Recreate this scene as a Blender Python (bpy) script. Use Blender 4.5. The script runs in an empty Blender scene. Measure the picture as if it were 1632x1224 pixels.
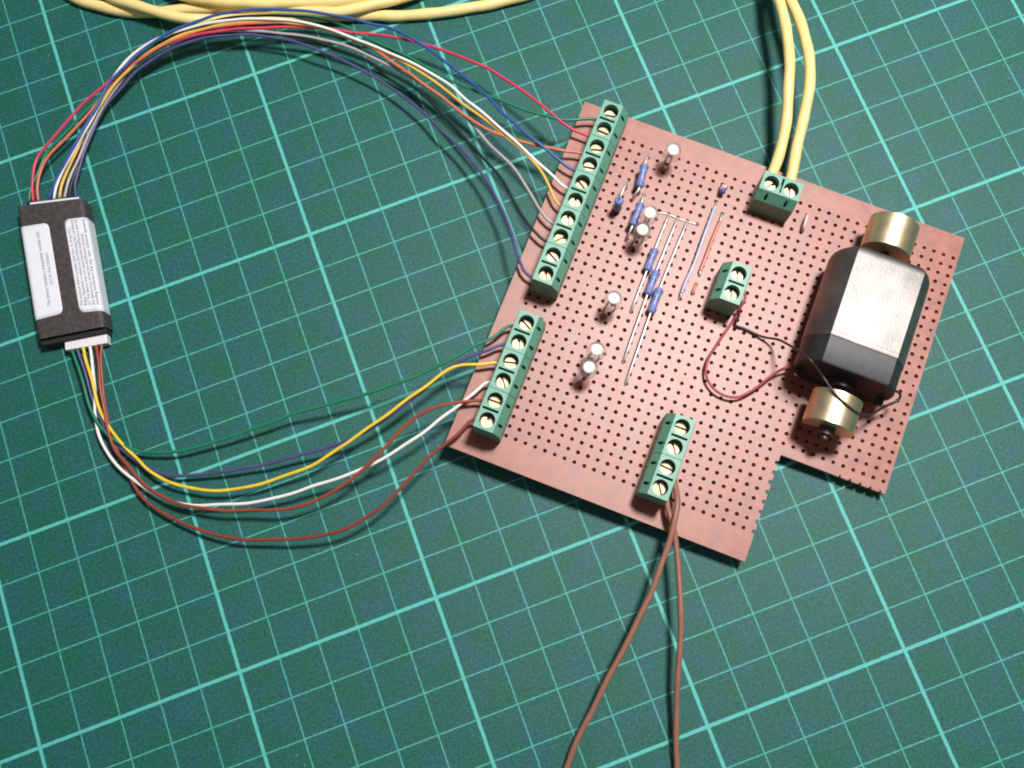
import bpy, bmesh, math, random
from mathutils import Vector, Matrix
# Units: one Blender unit is one centimetre (scene unit scale 0.01).
SC = bpy.context.scene
SC.unit_settings.system = 'METRIC'
SC.unit_settings.scale_length = 0.01
COL = SC.collection
random.seed(7)
PI = math.pi

# ------------------------------------------------------------------ camera
cam_d = bpy.data.cameras.new('camera')
cam_d.sensor_fit = 'HORIZONTAL'; cam_d.sensor_width = 36.0
cam_d.lens = 35.6336
cam_d.clip_start = 0.5; cam_d.clip_end = 500
cam = bpy.data.objects.new('camera', cam_d); COL.objects.link(cam)
CR = [[0.937025, -0.347685, -0.033164], [0.346226, 0.912183, 0.219201], [-0.045961, -0.216879, 0.975116]]
cam.matrix_world = Matrix(((CR[0][0], CR[1][0], CR[2][0], 12.39176),
                           (CR[0][1], CR[1][1], CR[2][1], -21.24274),
                           (CR[0][2], CR[1][2], CR[2][2], 25.00612), (0, 0, 0, 1)))
SC.camera = cam

# board frame: origin at the first hole of the lowest row, x along the rows, y up the columns
BM = Matrix([[0.745735, 0.665288, 0.035641, 12.948907], [-0.665119, 0.746517, -0.018139, -16.993046], [-0.038674, -0.010179, 0.9992, 0.712247], [0.0, 0.0, 0.0, 1.0]])
P = 0.254                       # hole pitch

# ------------------------------------------------------------------ light
world = bpy.data.worlds.new('World'); SC.world = world; world.use_nodes = True
bg = world.node_tree.nodes['Background']
bg.inputs[0].default_value = (1.0, 0.95, 0.91, 1); bg.inputs[1].default_value = 0.18
def lamp(name, loc, target, radius, power, color):
    d = bpy.data.lights.new(name, 'AREA'); d.shape = 'DISK'; d.size = radius * 2
    d.energy = power; d.color = color
    o = bpy.data.objects.new(name, d); COL.objects.link(o)
    o.location = loc
    o.rotation_euler = (Vector(target) - Vector(loc)).to_track_quat('-Z', 'Y').to_euler()
    return o
LAMP = BM @ Vector((6.8, 20.4, 54.0))
lamp('ceiling_lamp', LAMP, BM @ Vector((3.0, 5.0, 0)), 4.7, 4.6e4, (1.0, 0.97, 0.94))
vs = SC.view_settings
vs.view_transform = 'Standard'; vs.look = 'None'; vs.exposure = 0.0; vs.gamma = 1.0
vs.use_curve_mapping = False
SC.cycles.filter_width = 1.9
SC.cycles.max_bounces = 8; SC.cycles.transparent_max_bounces = 16
SC.cycles.caustics_reflective = False; SC.cycles.caustics_refractive = False

LAY = {
    'u_green': [[3.33, -6.617, 0.38], [3.478, -6.26, 0.39], [3.758, -5.934, 0.401], [4.068, -5.502, 0.415], [4.689, -5.143, 0.456], [5.371, -4.796, 0.517], [5.954, -4.482, 0.569], [6.868, -3.918, 0.653], [7.853, -3.633, 0.7], [8.776, -3.513, 0.7], [9.65, -3.573, 0.7], [10.486, -3.761, 0.7], [11.44, -4.107, 0.654], [12.058, -4.38, 0.607], [12.452, -4.636, 0.575], [12.735, -4.853, 0.55], [13.049, -5.222, 0.523], [13.515, -5.806, 0.579], [13.991, -6.369, 0.634], [14.443, -6.979, 0.692], [14.971, -7.703, 0.769], [15.44, -8.219, 0.838], [15.909, -8.713, 0.906], [16.529, -9.34, 0.979], [17.184, -9.846, 1.02], [17.941, -10.074, 0.96], [18.092, -10.209, 0.952], [18.187, -10.294, 0.947]],
    'u_red': [[3.444, -6.643, 0.38], [3.566, -6.109, 0.401], [3.873, -5.472, 0.429], [4.345, -5.183, 0.453], [5.259, -4.627, 0.538], [6.281, -4.189, 0.626], [6.96, -3.952, 0.682], [7.626, -3.838, 0.72], [8.307, -3.745, 0.72], [9.04, -3.792, 0.72], [10.377, -4.137, 0.72], [11.496, -4.505, 0.669], [12.271, -4.832, 0.611], [12.755, -5.079, 0.573], [13.197, -5.293, 0.541], [13.782, -5.66, 0.595], [14.352, -6.103, 0.651], [14.921, -6.584, 0.709], [15.866, -7.627, 0.836], [16.148, -8.062, 0.887], [16.846, -9.283, 0.995], [17.164, -9.989, 1.02], [17.603, -10.453, 0.965], [17.754, -10.588, 0.957], [17.849, -10.673, 0.952]],
    'u_orange': [[3.574, -6.674, 0.38], [3.671, -6.232, 0.414], [3.874, -5.903, 0.443], [4.203, -5.577, 0.479], [4.721, -5.322, 0.512], [5.25, -5.028, 0.56], [5.675, -4.784, 0.599], [6.633, -4.185, 0.688], [7.64, -3.856, 0.77], [8.564, -3.718, 0.77], [9.434, -3.779, 0.77], [10.425, -4.029, 0.77], [11.38, -4.367, 0.742], [12.136, -4.747, 0.683], [12.64, -5.197, 0.637], [13.216, -5.803, 0.602], [13.562, -6.361, 0.65], [14.012, -7.109, 0.715], [14.386, -7.768, 0.772], [14.77, -8.53, 0.847], [15.027, -8.985, 0.898], [15.313, -9.397, 0.947], [15.63, -9.715, 0.993], [16.002, -10.057, 1.023], [16.543, -10.422, 1.021], [16.833, -10.627, 1.02], [17.265, -10.833, 0.97], [17.416, -10.968, 0.963], [17.511, -11.052, 0.958]],
    'u_blue': [[3.851, -6.743, 0.38], [4.124, -6.396, 0.47], [4.625, -5.986, 0.602], [5.065, -5.587, 0.669], [5.679, -4.999, 0.735], [6.409, -4.331, 0.811], [7.079, -3.996, 0.869], [7.638, -3.759, 0.916], [8.309, -3.599, 0.94], [8.955, -3.563, 0.94], [9.607, -3.569, 0.94], [10.265, -3.678, 0.94], [10.947, -3.907, 0.94], [11.708, -4.229, 0.912], [12.451, -4.585, 0.855], [12.983, -4.915, 0.812], [13.509, -5.286, 0.768], [13.925, -5.618, 0.791], [14.475, -6.318, 0.857], [14.869, -7.044, 0.918], [15.25, -7.808, 0.985], [15.607, -8.612, 1.068], [15.768, -9.121, 1.119], [16.12, -9.888, 1.17], [16.503, -10.526, 1.073], [16.683, -10.884, 1.02], [16.918, -11.221, 0.976], [17.07, -11.356, 0.968], [17.165, -11.441, 0.963]],
    'u_white': [[3.981, -6.774, 0.38], [4.145, -6.473, 0.43], [4.65, -5.962, 0.535], [5.133, -5.524, 0.592], [5.615, -5.08, 0.644], [6.103, -4.539, 0.701], [6.501, -4.177, 0.743], [6.993, -3.864, 0.789], [7.359, -3.711, 0.82], [8.103, -3.595, 0.86], [8.811, -3.593, 0.86], [9.657, -3.726, 0.86], [10.471, -3.967, 0.86], [11.407, -4.366, 0.844], [12.277, -4.922, 0.771], [13.094, -5.636, 0.696], [13.937, -6.577, 0.758], [14.402, -7.137, 0.814], [14.816, -7.803, 0.874], [15.05, -8.35, 0.927], [15.421, -9.114, 1.01], [15.613, -9.534, 1.055], [15.911, -10.214, 1.096], [16.213, -10.862, 1.045], [16.364, -11.184, 1.02], [16.572, -11.61, 0.981], [16.723, -11.745, 0.973], [16.818, -11.83, 0.968]],
    'u_yellow': [[4.127, -6.812, 0.38], [4.284, -6.469, 0.412], [4.554, -6.169, 0.447], [4.881, -5.798, 0.49], [5.336, -5.28, 0.532], [6.03, -4.652, 0.606], [6.825, -4.119, 0.683], [7.642, -3.825, 0.752], [8.577, -3.689, 0.78], [9.616, -3.776, 0.78], [10.601, -4.044, 0.78], [11.534, -4.459, 0.759], [12.26, -4.927, 0.698], [12.969, -5.526, 0.633], [13.608, -6.219, 0.636], [14.206, -7.037, 0.714], [14.613, -7.723, 0.776], [14.998, -8.477, 0.849], [15.388, -9.19, 0.93], [15.581, -9.611, 0.976], [15.89, -10.266, 1.031], [16.148, -10.9, 1.024], [16.184, -11.298, 1.02], [16.234, -11.989, 0.986], [16.385, -12.124, 0.978], [16.48, -12.209, 0.973]],
    'u_grey': [[4.257, -6.843, 0.38], [4.44, -6.475, 0.379], [4.83, -5.953, 0.377], [5.211, -5.495, 0.387], [5.802, -4.85, 0.453], [6.455, -4.313, 0.52], [6.952, -3.997, 0.567], [7.456, -3.841, 0.609], [8.175, -3.694, 0.66], [9.042, -3.712, 0.66], [9.883, -3.943, 0.66], [10.349, -4.167, 0.66], [11.107, -4.541, 0.66], [12.016, -5.059, 0.602], [12.687, -5.537, 0.544], [13.509, -6.415, 0.502], [14.231, -7.449, 0.599], [14.864, -8.572, 0.701], [14.999, -9.033, 0.747], [15.196, -9.696, 0.815], [15.378, -10.149, 0.863], [15.583, -10.737, 0.932], [15.673, -11.298, 0.975], [15.739, -11.89, 1.02], [15.896, -12.368, 0.991], [16.048, -12.504, 0.983], [16.142, -12.588, 0.979]],
    'u_black': [[4.367, -6.886, 0.38], [4.527, -6.498, 0.356], [4.845, -6.028, 0.322], [5.203, -5.574, 0.302], [5.553, -5.123, 0.339], [6.163, -4.549, 0.405], [6.885, -4.094, 0.473], [7.633, -3.864, 0.536], [8.482, -3.762, 0.58], [9.346, -3.86, 0.58], [10.32, -4.184, 0.58], [11.254, -4.633, 0.58], [11.983, -5.111, 0.532], [12.535, -5.578, 0.482], [13.017, -6.039, 0.435], [13.445, -6.594, 0.415], [13.989, -7.325, 0.485], [14.256, -8.063, 0.544], [14.486, -8.652, 0.593], [14.738, -9.401, 0.665], [14.967, -10.074, 0.735], [15.168, -10.804, 0.81], [15.277, -11.903, 0.961], [15.388, -12.331, 1.02], [15.558, -12.748, 0.996], [15.71, -12.883, 0.989], [15.804, -12.967, 0.984]],
    'u_purple': [[4.544, -6.935, 0.38], [4.601, -6.571, 0.369], [4.794, -6.218, 0.357], [5.137, -5.684, 0.338], [5.574, -5.101, 0.374], [6.068, -4.642, 0.426], [6.549, -4.378, 0.468], [7.042, -4.099, 0.512], [7.628, -3.918, 0.56], [8.33, -3.836, 0.614], [9.185, -3.904, 0.62], [10.185, -4.197, 0.62], [11.053, -4.681, 0.62], [11.749, -5.229, 0.609], [12.246, -5.696, 0.562], [12.878, -6.383, 0.499], [13.459, -7.216, 0.451], [13.911, -8.06, 0.522], [14.164, -8.709, 0.574], [14.424, -9.295, 0.622], [14.651, -9.982, 0.684], [14.796, -10.663, 0.751], [14.887, -11.476, 0.83], [14.872, -12.214, 0.915], [14.808, -12.822, 0.977], [14.781, -13.234, 1.02], [14.882, -13.506, 1.007], [15.034, -13.641, 0.999], [15.128, -13.726, 0.994]],
    'l_green': [[3.315, -10.775, 0.26], [3.322, -10.886, 0.266], [3.374, -11.265, 0.286], [3.392, -11.946, 0.318], [3.383, -12.408, 0.301], [3.434, -12.892, 0.3], [3.626, -13.374, 0.3], [3.917, -13.773, 0.3], [4.246, -14.051, 0.308], [4.606, -14.223, 0.328], [5.171, -14.408, 0.358], [5.953, -14.525, 0.4], [7.096, -14.579, 0.49], [8.08, -14.593, 0.568], [9.11, -14.712, 0.686], [10.108, -14.818, 0.824], [11.019, -14.884, 0.951], [11.509, -14.878, 0.993], [12.125, -14.829, 1.045], [12.973, -14.702, 1.068], [13.475, -14.67, 1.06], [14.007, -14.488, 1.02], [14.158, -14.623, 1.012], [14.253, -14.708, 1.007]],
    'l_violet': [[3.446, -10.79, 0.26], [3.457, -10.899, 0.256], [3.479, -11.381, 0.239], [3.479, -12.12, 0.212], [3.507, -12.761, 0.2], [3.642, -13.448, 0.2], [3.904, -13.963, 0.2], [4.198, -14.372, 0.213], [4.613, -14.767, 0.241], [4.971, -14.971, 0.261], [5.529, -15.169, 0.29], [6.09, -15.302, 0.329], [6.799, -15.443, 0.384], [7.575, -15.572, 0.444], [8.364, -15.654, 0.509], [9.05, -15.712, 0.601], [10.216, -15.624, 0.761], [11.027, -15.394, 0.866], [11.741, -15.143, 0.929], [12.279, -14.954, 0.976], [12.694, -14.918, 1.01], [13.106, -14.898, 1.044], [13.299, -14.925, 1.06], [13.665, -14.871, 1.025], [13.817, -15.006, 1.018], [13.912, -15.091, 1.013]],
    'l_yellow': [[3.622, -10.821, 0.26], [3.618, -10.91, 0.265], [3.614, -11.268, 0.283], [3.623, -11.752, 0.308], [3.593, -12.316, 0.307], [3.617, -12.824, 0.3], [3.819, -13.533, 0.3], [4.189, -14.247, 0.302], [4.313, -14.548, 0.318], [4.646, -14.961, 0.343], [5.032, -15.292, 0.368], [5.451, -15.551, 0.393], [5.987, -15.757, 0.432], [6.679, -15.934, 0.487], [7.47, -15.993, 0.548], [8.283, -15.988, 0.62], [9.156, -15.826, 0.742], [10.041, -15.62, 0.867], [10.938, -15.368, 0.978], [11.511, -15.23, 1.027], [12.042, -15.074, 1.073], [12.425, -15.018, 1.071], [12.751, -15.09, 1.065], [13.06, -15.223, 1.06], [13.333, -15.245, 1.031], [13.484, -15.38, 1.023], [13.579, -15.464, 1.018]],
    'l_white': [[3.795, -10.869, 0.26], [3.792, -10.939, 0.259], [3.744, -11.353, 0.251], [3.662, -11.769, 0.244], [3.595, -12.126, 0.234], [3.47, -12.562, 0.22], [3.397, -13.016, 0.22], [3.388, -13.355, 0.22], [3.498, -13.856, 0.22], [3.854, -14.615, 0.24], [4.31, -15.191, 0.275], [4.691, -15.568, 0.3], [5.138, -15.822, 0.329], [5.69, -16.033, 0.373], [6.553, -16.299, 0.441], [7.32, -16.43, 0.5], [8.311, -16.5, 0.619], [9.319, -16.538, 0.755], [10.15, -16.468, 0.869], [11.013, -16.283, 0.943], [11.682, -16.069, 1.0], [12.039, -15.978, 1.023], [12.393, -15.852, 1.047], [12.601, -15.818, 1.06], [12.998, -15.62, 1.036], [13.149, -15.755, 1.028], [13.244, -15.84, 1.023]],
    'l_brown': [[3.956, -10.895, 0.26], [3.955, -10.967, 0.265], [3.883, -11.552, 0.306], [3.795, -12.052, 0.339], [3.735, -12.545, 0.32], [3.695, -12.995, 0.32], [3.712, -13.835, 0.32], [3.947, -14.412, 0.326], [4.233, -15.007, 0.358], [4.717, -15.573, 0.395], [5.611, -16.128, 0.461], [6.519, -16.5, 0.536], [7.064, -16.701, 0.58], [7.62, -16.833, 0.629], [8.139, -16.842, 0.7], [8.857, -16.768, 0.8], [9.405, -16.588, 0.881], [10.006, -16.349, 0.971], [10.508, -16.073, 1.02], [11.097, -15.863, 1.073], [11.591, -15.805, 1.088], [12.081, -15.872, 1.07], [12.362, -15.943, 1.06], [12.663, -15.996, 1.041], [12.815, -16.131, 1.033], [12.91, -16.215, 1.028]],
    'l_darkbrown': [[4.097, -10.931, 0.26], [4.094, -11.0, 0.256], [3.95, -11.426, 0.232], [3.808, -12.076, 0.197], [3.717, -12.629, 0.18], [3.666, -13.179, 0.18], [3.761, -14.151, 0.18], [3.899, -14.87, 0.205], [4.084, -15.349, 0.229], [4.514, -15.877, 0.262], [4.978, -16.332, 0.3], [5.641, -16.828, 0.36], [6.282, -17.152, 0.414], [6.999, -17.424, 0.472], [7.737, -17.643, 0.567], [8.345, -17.741, 0.649], [9.001, -17.715, 0.739], [9.562, -17.582, 0.818], [10.036, -17.381, 0.866], [10.512, -17.13, 0.911], [11.003, -16.885, 0.956], [11.585, -16.708, 1.019], [11.97, -16.584, 1.06], [12.33, -16.369, 1.046], [12.482, -16.504, 1.038], [12.577, -16.589, 1.033]],
    'bp_a': [[16.226, -19.208, 0.855], [16.357, -19.348, 0.858], [16.297, -19.532, 0.887], [16.166, -19.957, 1.05], [15.93, -20.343, 1.1], [15.692, -20.669, 1.05], [15.398, -21.018, 1.0], [15.041, -21.466, 0.95], [14.405, -22.063, 0.85], [13.938, -22.488, 0.75], [13.467, -22.908, 0.65], [13.024, -23.296, 0.55], [12.605, -23.689, 0.45], [12.222, -23.998, 0.38], [11.907, -24.317, 0.3], [11.637, -24.621, 0.24], [11.314, -24.982, 0.15], [10.893, -25.559, 0.1], [10.272, -26.469, 0.1]],
    'bp_b': [[15.895, -19.579, 0.86], [16.027, -19.717, 0.853], [15.955, -19.874, 0.853], [15.887, -20.253, 0.98], [15.856, -20.547, 0.9], [15.781, -20.891, 0.88], [15.688, -21.242, 0.85], [15.521, -21.703, 0.85], [15.374, -22.135, 0.85], [15.194, -22.62, 0.82], [14.972, -23.086, 0.75], [14.751, -23.56, 0.66], [14.485, -24.199, 0.5], [14.222, -24.838, 0.35], [13.949, -25.56, 0.2], [13.641, -26.416, 0.1], [13.237, -27.544, 0.1]],
    'y_l': [[21.281, -13.461, 0.799], [21.518, -13.196, 0.816], [22.132, -12.458, 1.0], [22.484, -11.858, 1.15], [22.819, -11.157, 1.3], [23.063, -10.585, 1.35], [23.284, -9.965, 1.35], [23.449, -9.378, 1.3], [23.603, -8.801, 1.2], [23.867, -7.789, 0.9], [24.119, -6.447, 0.5], [24.093, -5.129, 0.2], [23.621, -4.027, 0.15]],
    'y_r': [[21.609, -13.856, 0.781], [21.863, -13.572, 0.797], [22.455, -12.676, 1.0], [22.867, -12.045, 1.15], [23.238, -11.453, 1.3], [23.464, -10.97, 1.35], [23.65, -10.435, 1.35], [23.782, -9.8, 1.3], [23.853, -9.307, 1.22], [23.899, -8.883, 1.15], [24.075, -7.972, 0.9], [24.309, -6.733, 0.5], [24.297, -5.533, 0.2], [23.75, -4.624, 0.15]],
    'y_a': [[5.278, 0.484, 0.15], [5.661, -0.525, 0.15], [6.091, -1.119, 0.15], [6.762, -1.659, 0.15], [7.528, -2.129, 0.15], [8.136, -2.328, 0.15], [8.766, -2.494, 0.15], [9.581, -2.781, 0.16], [10.51, -3.198, 0.2], [11.391, -3.679, 0.3], [12.108, -4.087, 0.42], [12.836, -4.382, 0.46], [13.72, -4.478, 0.42], [14.368, -4.519, 0.35], [15.616, -4.406, 0.2], [17.313, -4.306, 0.15]],
    'y_b': [[6.116, 0.15, 0.15], [6.609, -0.932, 0.25], [7.121, -1.705, 0.4], [7.651, -2.144, 0.46], [8.179, -2.601, 0.46], [8.726, -2.942, 0.4], [9.29, -3.124, 0.25], [9.92, -3.284, 0.15], [10.909, -3.633, 0.15], [12.058, -4.046, 0.15], [12.799, -4.297, 0.15], [13.433, -4.538, 0.15], [14.015, -4.799, 0.15], [15.029, -5.117, 0.15], [16.062, -5.36, 0.15], [17.054, -5.514, 0.15], [17.954, -5.569, 0.15], [19.308, -5.416, 0.15]],
    'y_c': [[7.452, -0.381, 0.15], [8.267, -1.49, 0.2], [9.011, -2.364, 0.42], [9.708, -2.814, 0.46], [10.58, -3.214, 0.45], [11.365, -3.552, 0.46], [12.197, -3.869, 0.5], [13.022, -4.149, 0.55], [13.897, -4.212, 0.5], [15.442, -3.886, 0.3]],
    'm_black': [[19.284, -15.815, 0.808], [19.408, -15.943, 0.801], [19.42, -16.193, 0.746], [19.233, -16.386, 0.599], [19.424, -16.513, 0.55], [19.74, -16.888, 0.592], [19.976, -17.124, 0.86], [20.016, -17.338, 1.255], [20.022, -17.661, 1.749], [20.11, -18.083, 2.138], [20.281, -18.463, 1.875], [20.341, -18.906, 1.935], [20.525, -19.332, 1.931], [20.815, -19.606, 1.635], [21.186, -19.655, 1.271], [21.683, -19.581, 1.054], [21.991, -19.56, 0.994], [22.106, -19.471, 1.061], [21.986, -19.343, 1.198], [21.672, -19.197, 1.362]],
    'm_red': [[19.622, -15.436, 0.803], [19.746, -15.564, 0.796], [19.709, -15.872, 0.792], [19.436, -16.077, 0.748], [19.277, -16.219, 0.651], [19.017, -16.407, 0.627], [18.602, -16.699, 0.666], [18.322, -16.893, 0.703], [18.109, -17.174, 0.725], [18.049, -17.437, 0.722], [18.102, -17.707, 0.716], [18.281, -17.951, 0.705], [18.568, -18.096, 0.692], [19.05, -18.046, 0.696], [19.441, -17.915, 0.724], [19.713, -17.859, 0.756], [20.003, -17.847, 0.805], [20.253, -17.888, 0.856]],
    'leds': [[1.291, 8.129, 0.85], [1.319, 6.372, 0.85], [1.304, 5.864, 0.85], [1.25, 3.93, 0.85], [1.314, 2.598, 0.85], [1.309, 2.138, 0.85]],
    'r1': [[0.759, 8.102, 0.05], [0.76, 7.742, 0.4], [0.845, 7.098, 0.36], [0.788, 6.863, 0.0]],
    'r2': [[0.505, 6.459, 0.35], [0.51, 7.096, 0.0]],
    'r3': [[1.018, 7.07, 0.05], [1.027, 6.733, 0.36], [1.029, 6.066, 0.36], [1.019, 5.813, 0.0]],
    'r4': [[1.787, 6.844, 0.0], [1.771, 5.778, 0.2], [1.769, 5.137, 0.2], [1.763, 4.04, 0.0]],
    'r5': [[2.03, 6.83, 0.0], [1.996, 5.244, 0.2], [1.994, 4.556, 0.2], [2.024, 2.763, 0.0]],
    'r6': [[2.282, 6.838, 0.0], [2.227, 4.847, 0.2], [2.229, 4.143, 0.2], [2.27, 2.263, 0.0]],
    'j_blue': [[2.811, 7.597, 0.0], [2.806, 7.359, 0.2], [2.8, 6.612, 0.25], [2.809, 5.734, 0.22], [2.774, 5.179, 0.2], [2.776, 4.915, 0.15], [2.772, 4.794, 0.0]],
    'j_orange': [[3.041, 7.342, 0.0], [3.059, 7.111, 0.12], [3.033, 6.586, 0.14], [3.031, 5.958, 0.14], [3.022, 5.659, 0.12], [3.039, 5.558, 0.0]],
    'j_small': [[3.046, 5.331, 0.02], [3.042, 5.249, 0.1], [3.032, 5.086, 0.1], [3.038, 5.052, 0.0]],
    'bead': [[2.845, 7.85, 0.18], [2.872, 7.989, 0.3]],
    'j_white': [[5.092, 8.119, 0.02], [5.059, 7.953, 0.25], [5.072, 7.681, 0.22], [5.116, 7.67, 0.0]],
    'link': [[1.466, 6.782, 0.02], [1.787, 6.831, 0.03], [2.03, 6.817, 0.03], [2.281, 6.825, 0.03], [2.562, 6.849, 0.02]],
}

# ------------------------------------------------------------------ materials
def nd(nt, kind, **kw):
    n = nt.nodes.new(kind)
    for k, v in kw.items(): setattr(n, k, v)
    return n
def mat(name, col, rough=0.5, metal=0.0, var=0.12, scale=6.0, bump=0.0, bscale=60.0, spec=0.5, coat=0.0, rvar=0.0, col2=None, detail=4.0):
    m = bpy.data.materials.new(name); m.use_nodes = True
    nt = m.node_tree; b = nt.nodes['Principled BSDF']
    tc = nd(nt, 'ShaderNodeTexCoord')
    n = nd(nt, 'ShaderNodeTexNoise'); n.inputs['Scale'].default_value = scale; n.inputs['Detail'].default_value = detail
    nt.links.new(tc.outputs['Object'], n.inputs['Vector'])
    r = nd(nt, 'ShaderNodeValToRGB')
    r.color_ramp.elements[0].position = 0.3; r.color_ramp.elements[1].position = 0.7
    c2 = col2 or tuple(min(1, c * (1 + var)) for c in col)
    c1 = tuple(c * (1 - var) for c in col)
    r.color_ramp.elements[0].color = (*c1, 1); r.color_ramp.elements[1].color = (*c2, 1)
    nt.links.new(n.outputs['Fac'], r.inputs[0]); nt.links.new(r.outputs[0], b.inputs['Base Color'])
    b.inputs['Roughness'].default_value = rough; b.inputs['Metallic'].default_value = metal
    b.inputs['Specular IOR Level'].default_value = spec
    if coat: b.inputs['Coat Weight'].default_value = coat; b.inputs['Coat Roughness'].default_value = 0.2
    if rvar:
        mr = nd(nt, 'ShaderNodeMapRange'); mr.inputs['To Min'].default_value = max(0.02, rough - rvar); mr.inputs['To Max'].default_value = rough + rvar
        nt.links.new(n.outputs['Fac'], mr.inputs['Value']); nt.links.new(mr.outputs[0], b.inputs['Roughness'])
    if bump:
        n2 = nd(nt, 'ShaderNodeTexNoise'); n2.inputs['Scale'].default_value = bscale; n2.inputs['Detail'].default_value = 3
        nt.links.new(tc.outputs['Object'], n2.inputs['Vector'])
        bp = nd(nt, 'ShaderNodeBump'); bp.inputs['Strength'].default_value = bump; bp.inputs['Distance'].default_value = 0.02
        nt.links.new(n2.outputs['Fac'], bp.inputs['Height']); nt.links.new(bp.outputs[0], b.inputs['Normal'])
    return m

def mat_mat():
    m = bpy.data.materials.new('cutting_mat_vinyl'); m.use_nodes = True
    nt = m.node_tree; L = nt.links.new; b = nt.nodes['Principled BSDF']
    tc = nd(nt, 'ShaderNodeTexCoord'); sx = nd(nt, 'ShaderNodeSeparateXYZ')
    # a hair of waviness in the printed lines
    L(tc.outputs['Object'], sx.inputs[0])
    def math_(op, a, bb=None, cc=None):
        n = nd(nt, 'ShaderNodeMath', operation=op)
        for i, v in enumerate((a, bb, cc)):
            if v is None: continue
            if isinstance(v, (int, float)): n.inputs[i].default_value = v
            else: L(v, n.inputs[i])
        return n.outputs[0]
    wear = nd(nt, 'ShaderNodeTexNoise'); wear.inputs['Scale'].default_value = 9; wear.inputs['Detail'].default_value = 5
    L(tc.outputs['Object'], wear.inputs['Vector'])
    def line(period, half, soft):
        outs = []
        for ax in ('X', 'Y'):
            d = math_('PINGPONG', sx.outputs[ax], period / 2)
            w = math_('MULTIPLY_ADD', math_('SUBTRACT', wear.outputs['Fac'], 0.5), half * 0.5, half)
            t = math_('DIVIDE', math_('SUBTRACT', w, d), soft)
            n = nd(nt, 'ShaderNodeClamp'); L(math_('ADD', t, 0.5), n.inputs[0]); outs.append(n.outputs[0])
        return math_('MAXIMUM', outs[0], outs[1])
    thin = line(1.0, 0.0165, 0.012); thick = line(5.0, 0.042, 0.016)
    worn = nd(nt, 'ShaderNodeMapRange'); worn.inputs['From Min'].default_value = 0.3; worn.inputs['From Max'].default_value = 0.65
    worn.inputs['To Min'].default_value = 0.55; worn.inputs['To Max'].default_value = 1.0; L(wear.outputs['Fac'], worn.inputs['Value'])
    lf = math_('MAXIMUM', math_('MULTIPLY', thin, math_('MULTIPLY', worn.outputs[0], 0.78)), math_('MULTIPLY', thick, math_('ADD', math_('MULTIPLY', worn.outputs[0], 0.3), 0.68)))
    # vinyl colour: fine speckle and broad blotches
    n1 = nd(nt, 'ShaderNodeTexNoise'); n1.inputs['Scale'].default_value = 15; n1.inputs['Detail'].default_value = 6; n1.inputs['Roughness'].default_value = 0.7
    n2 = nd(nt, 'ShaderNodeTexNoise'); n2.inputs['Scale'].default_value = 1.3; n2.inputs['Detail'].default_value = 4
    L(tc.outputs['Object'], n1.inputs['Vector']); L(tc.outputs['Object'], n2.inputs['Vector'])
    r1 = nd(nt, 'ShaderNodeValToRGB'); e = r1.color_ramp.elements
    e[0].position = 0.32; e[0].color = (0.001, 0.058, 0.048, 1); e[1].position = 0.68; e[1].color = (0.016, 0.150, 0.132, 1)
    L(n1.outputs['Fac'], r1.inputs[0])
    r2 = nd(nt, 'ShaderNodeValToRGB'); e = r2.color_ramp.elements
    e[0].position = 0.35; e[0].color = (0.9, 1.02, 0.76, 1); e[1].position = 0.65; e[1].color = (1.5, 0.98, 1.22, 1)
    L(n2.outputs['Fac'], r2.inputs[0])
    mx = nd(nt, 'ShaderNodeMix', data_type='RGBA', blend_type='MULTIPLY'); mx.inputs[0].default_value = 1
    L(r1.outputs[0], mx.inputs[6]); L(r2.outputs[0], mx.inputs[7])
    ml = nd(nt, 'ShaderNodeMix', data_type='RGBA'); L(lf, ml.inputs[0]); L(mx.outputs[2], ml.inputs[6])
    ml.inputs[7].default_value = (0.10, 0.50, 0.46, 1)
    # a few pale nicks and specks of dust
    v = nd(nt, 'ShaderNodeTexVoronoi'); v.inputs['Scale'].default_value = 0.9; L(tc.outputs['Object'], v.inputs['Vector'])
    sp = math_('LESS_THAN', v.outputs['Distance'], 0.018)
    ms = nd(nt, 'ShaderNodeMix', data_type='RGBA'); L(math_('MULTIPLY', sp, 0.3), ms.inputs[0]); L(ml.outputs[2], ms.inputs[6]); ms.inputs[7].default_value = (0.5, 0.6, 0.5, 1)
    L(ms.outputs[2], b.inputs['Base Color'])
    b.inputs['Roughness'].default_value = 0.52; b.inputs['Specular IOR Level'].default_value = 0.36
    bp = nd(nt, 'ShaderNodeBump'); bp.inputs['Strength'].default_value = 0.55; bp.inputs['Distance'].default_value = 0.012
    nb = nd(nt, 'ShaderNodeTexNoise'); nb.inputs['Scale'].default_value = 38; nb.inputs['Detail'].default_value = 4; L(tc.outputs['Object'], nb.inputs['Vector'])
    L(nb.outputs['Fac'], bp.inputs['Height']); L(bp.outputs[0], b.inputs['Normal'])
    return m

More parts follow.
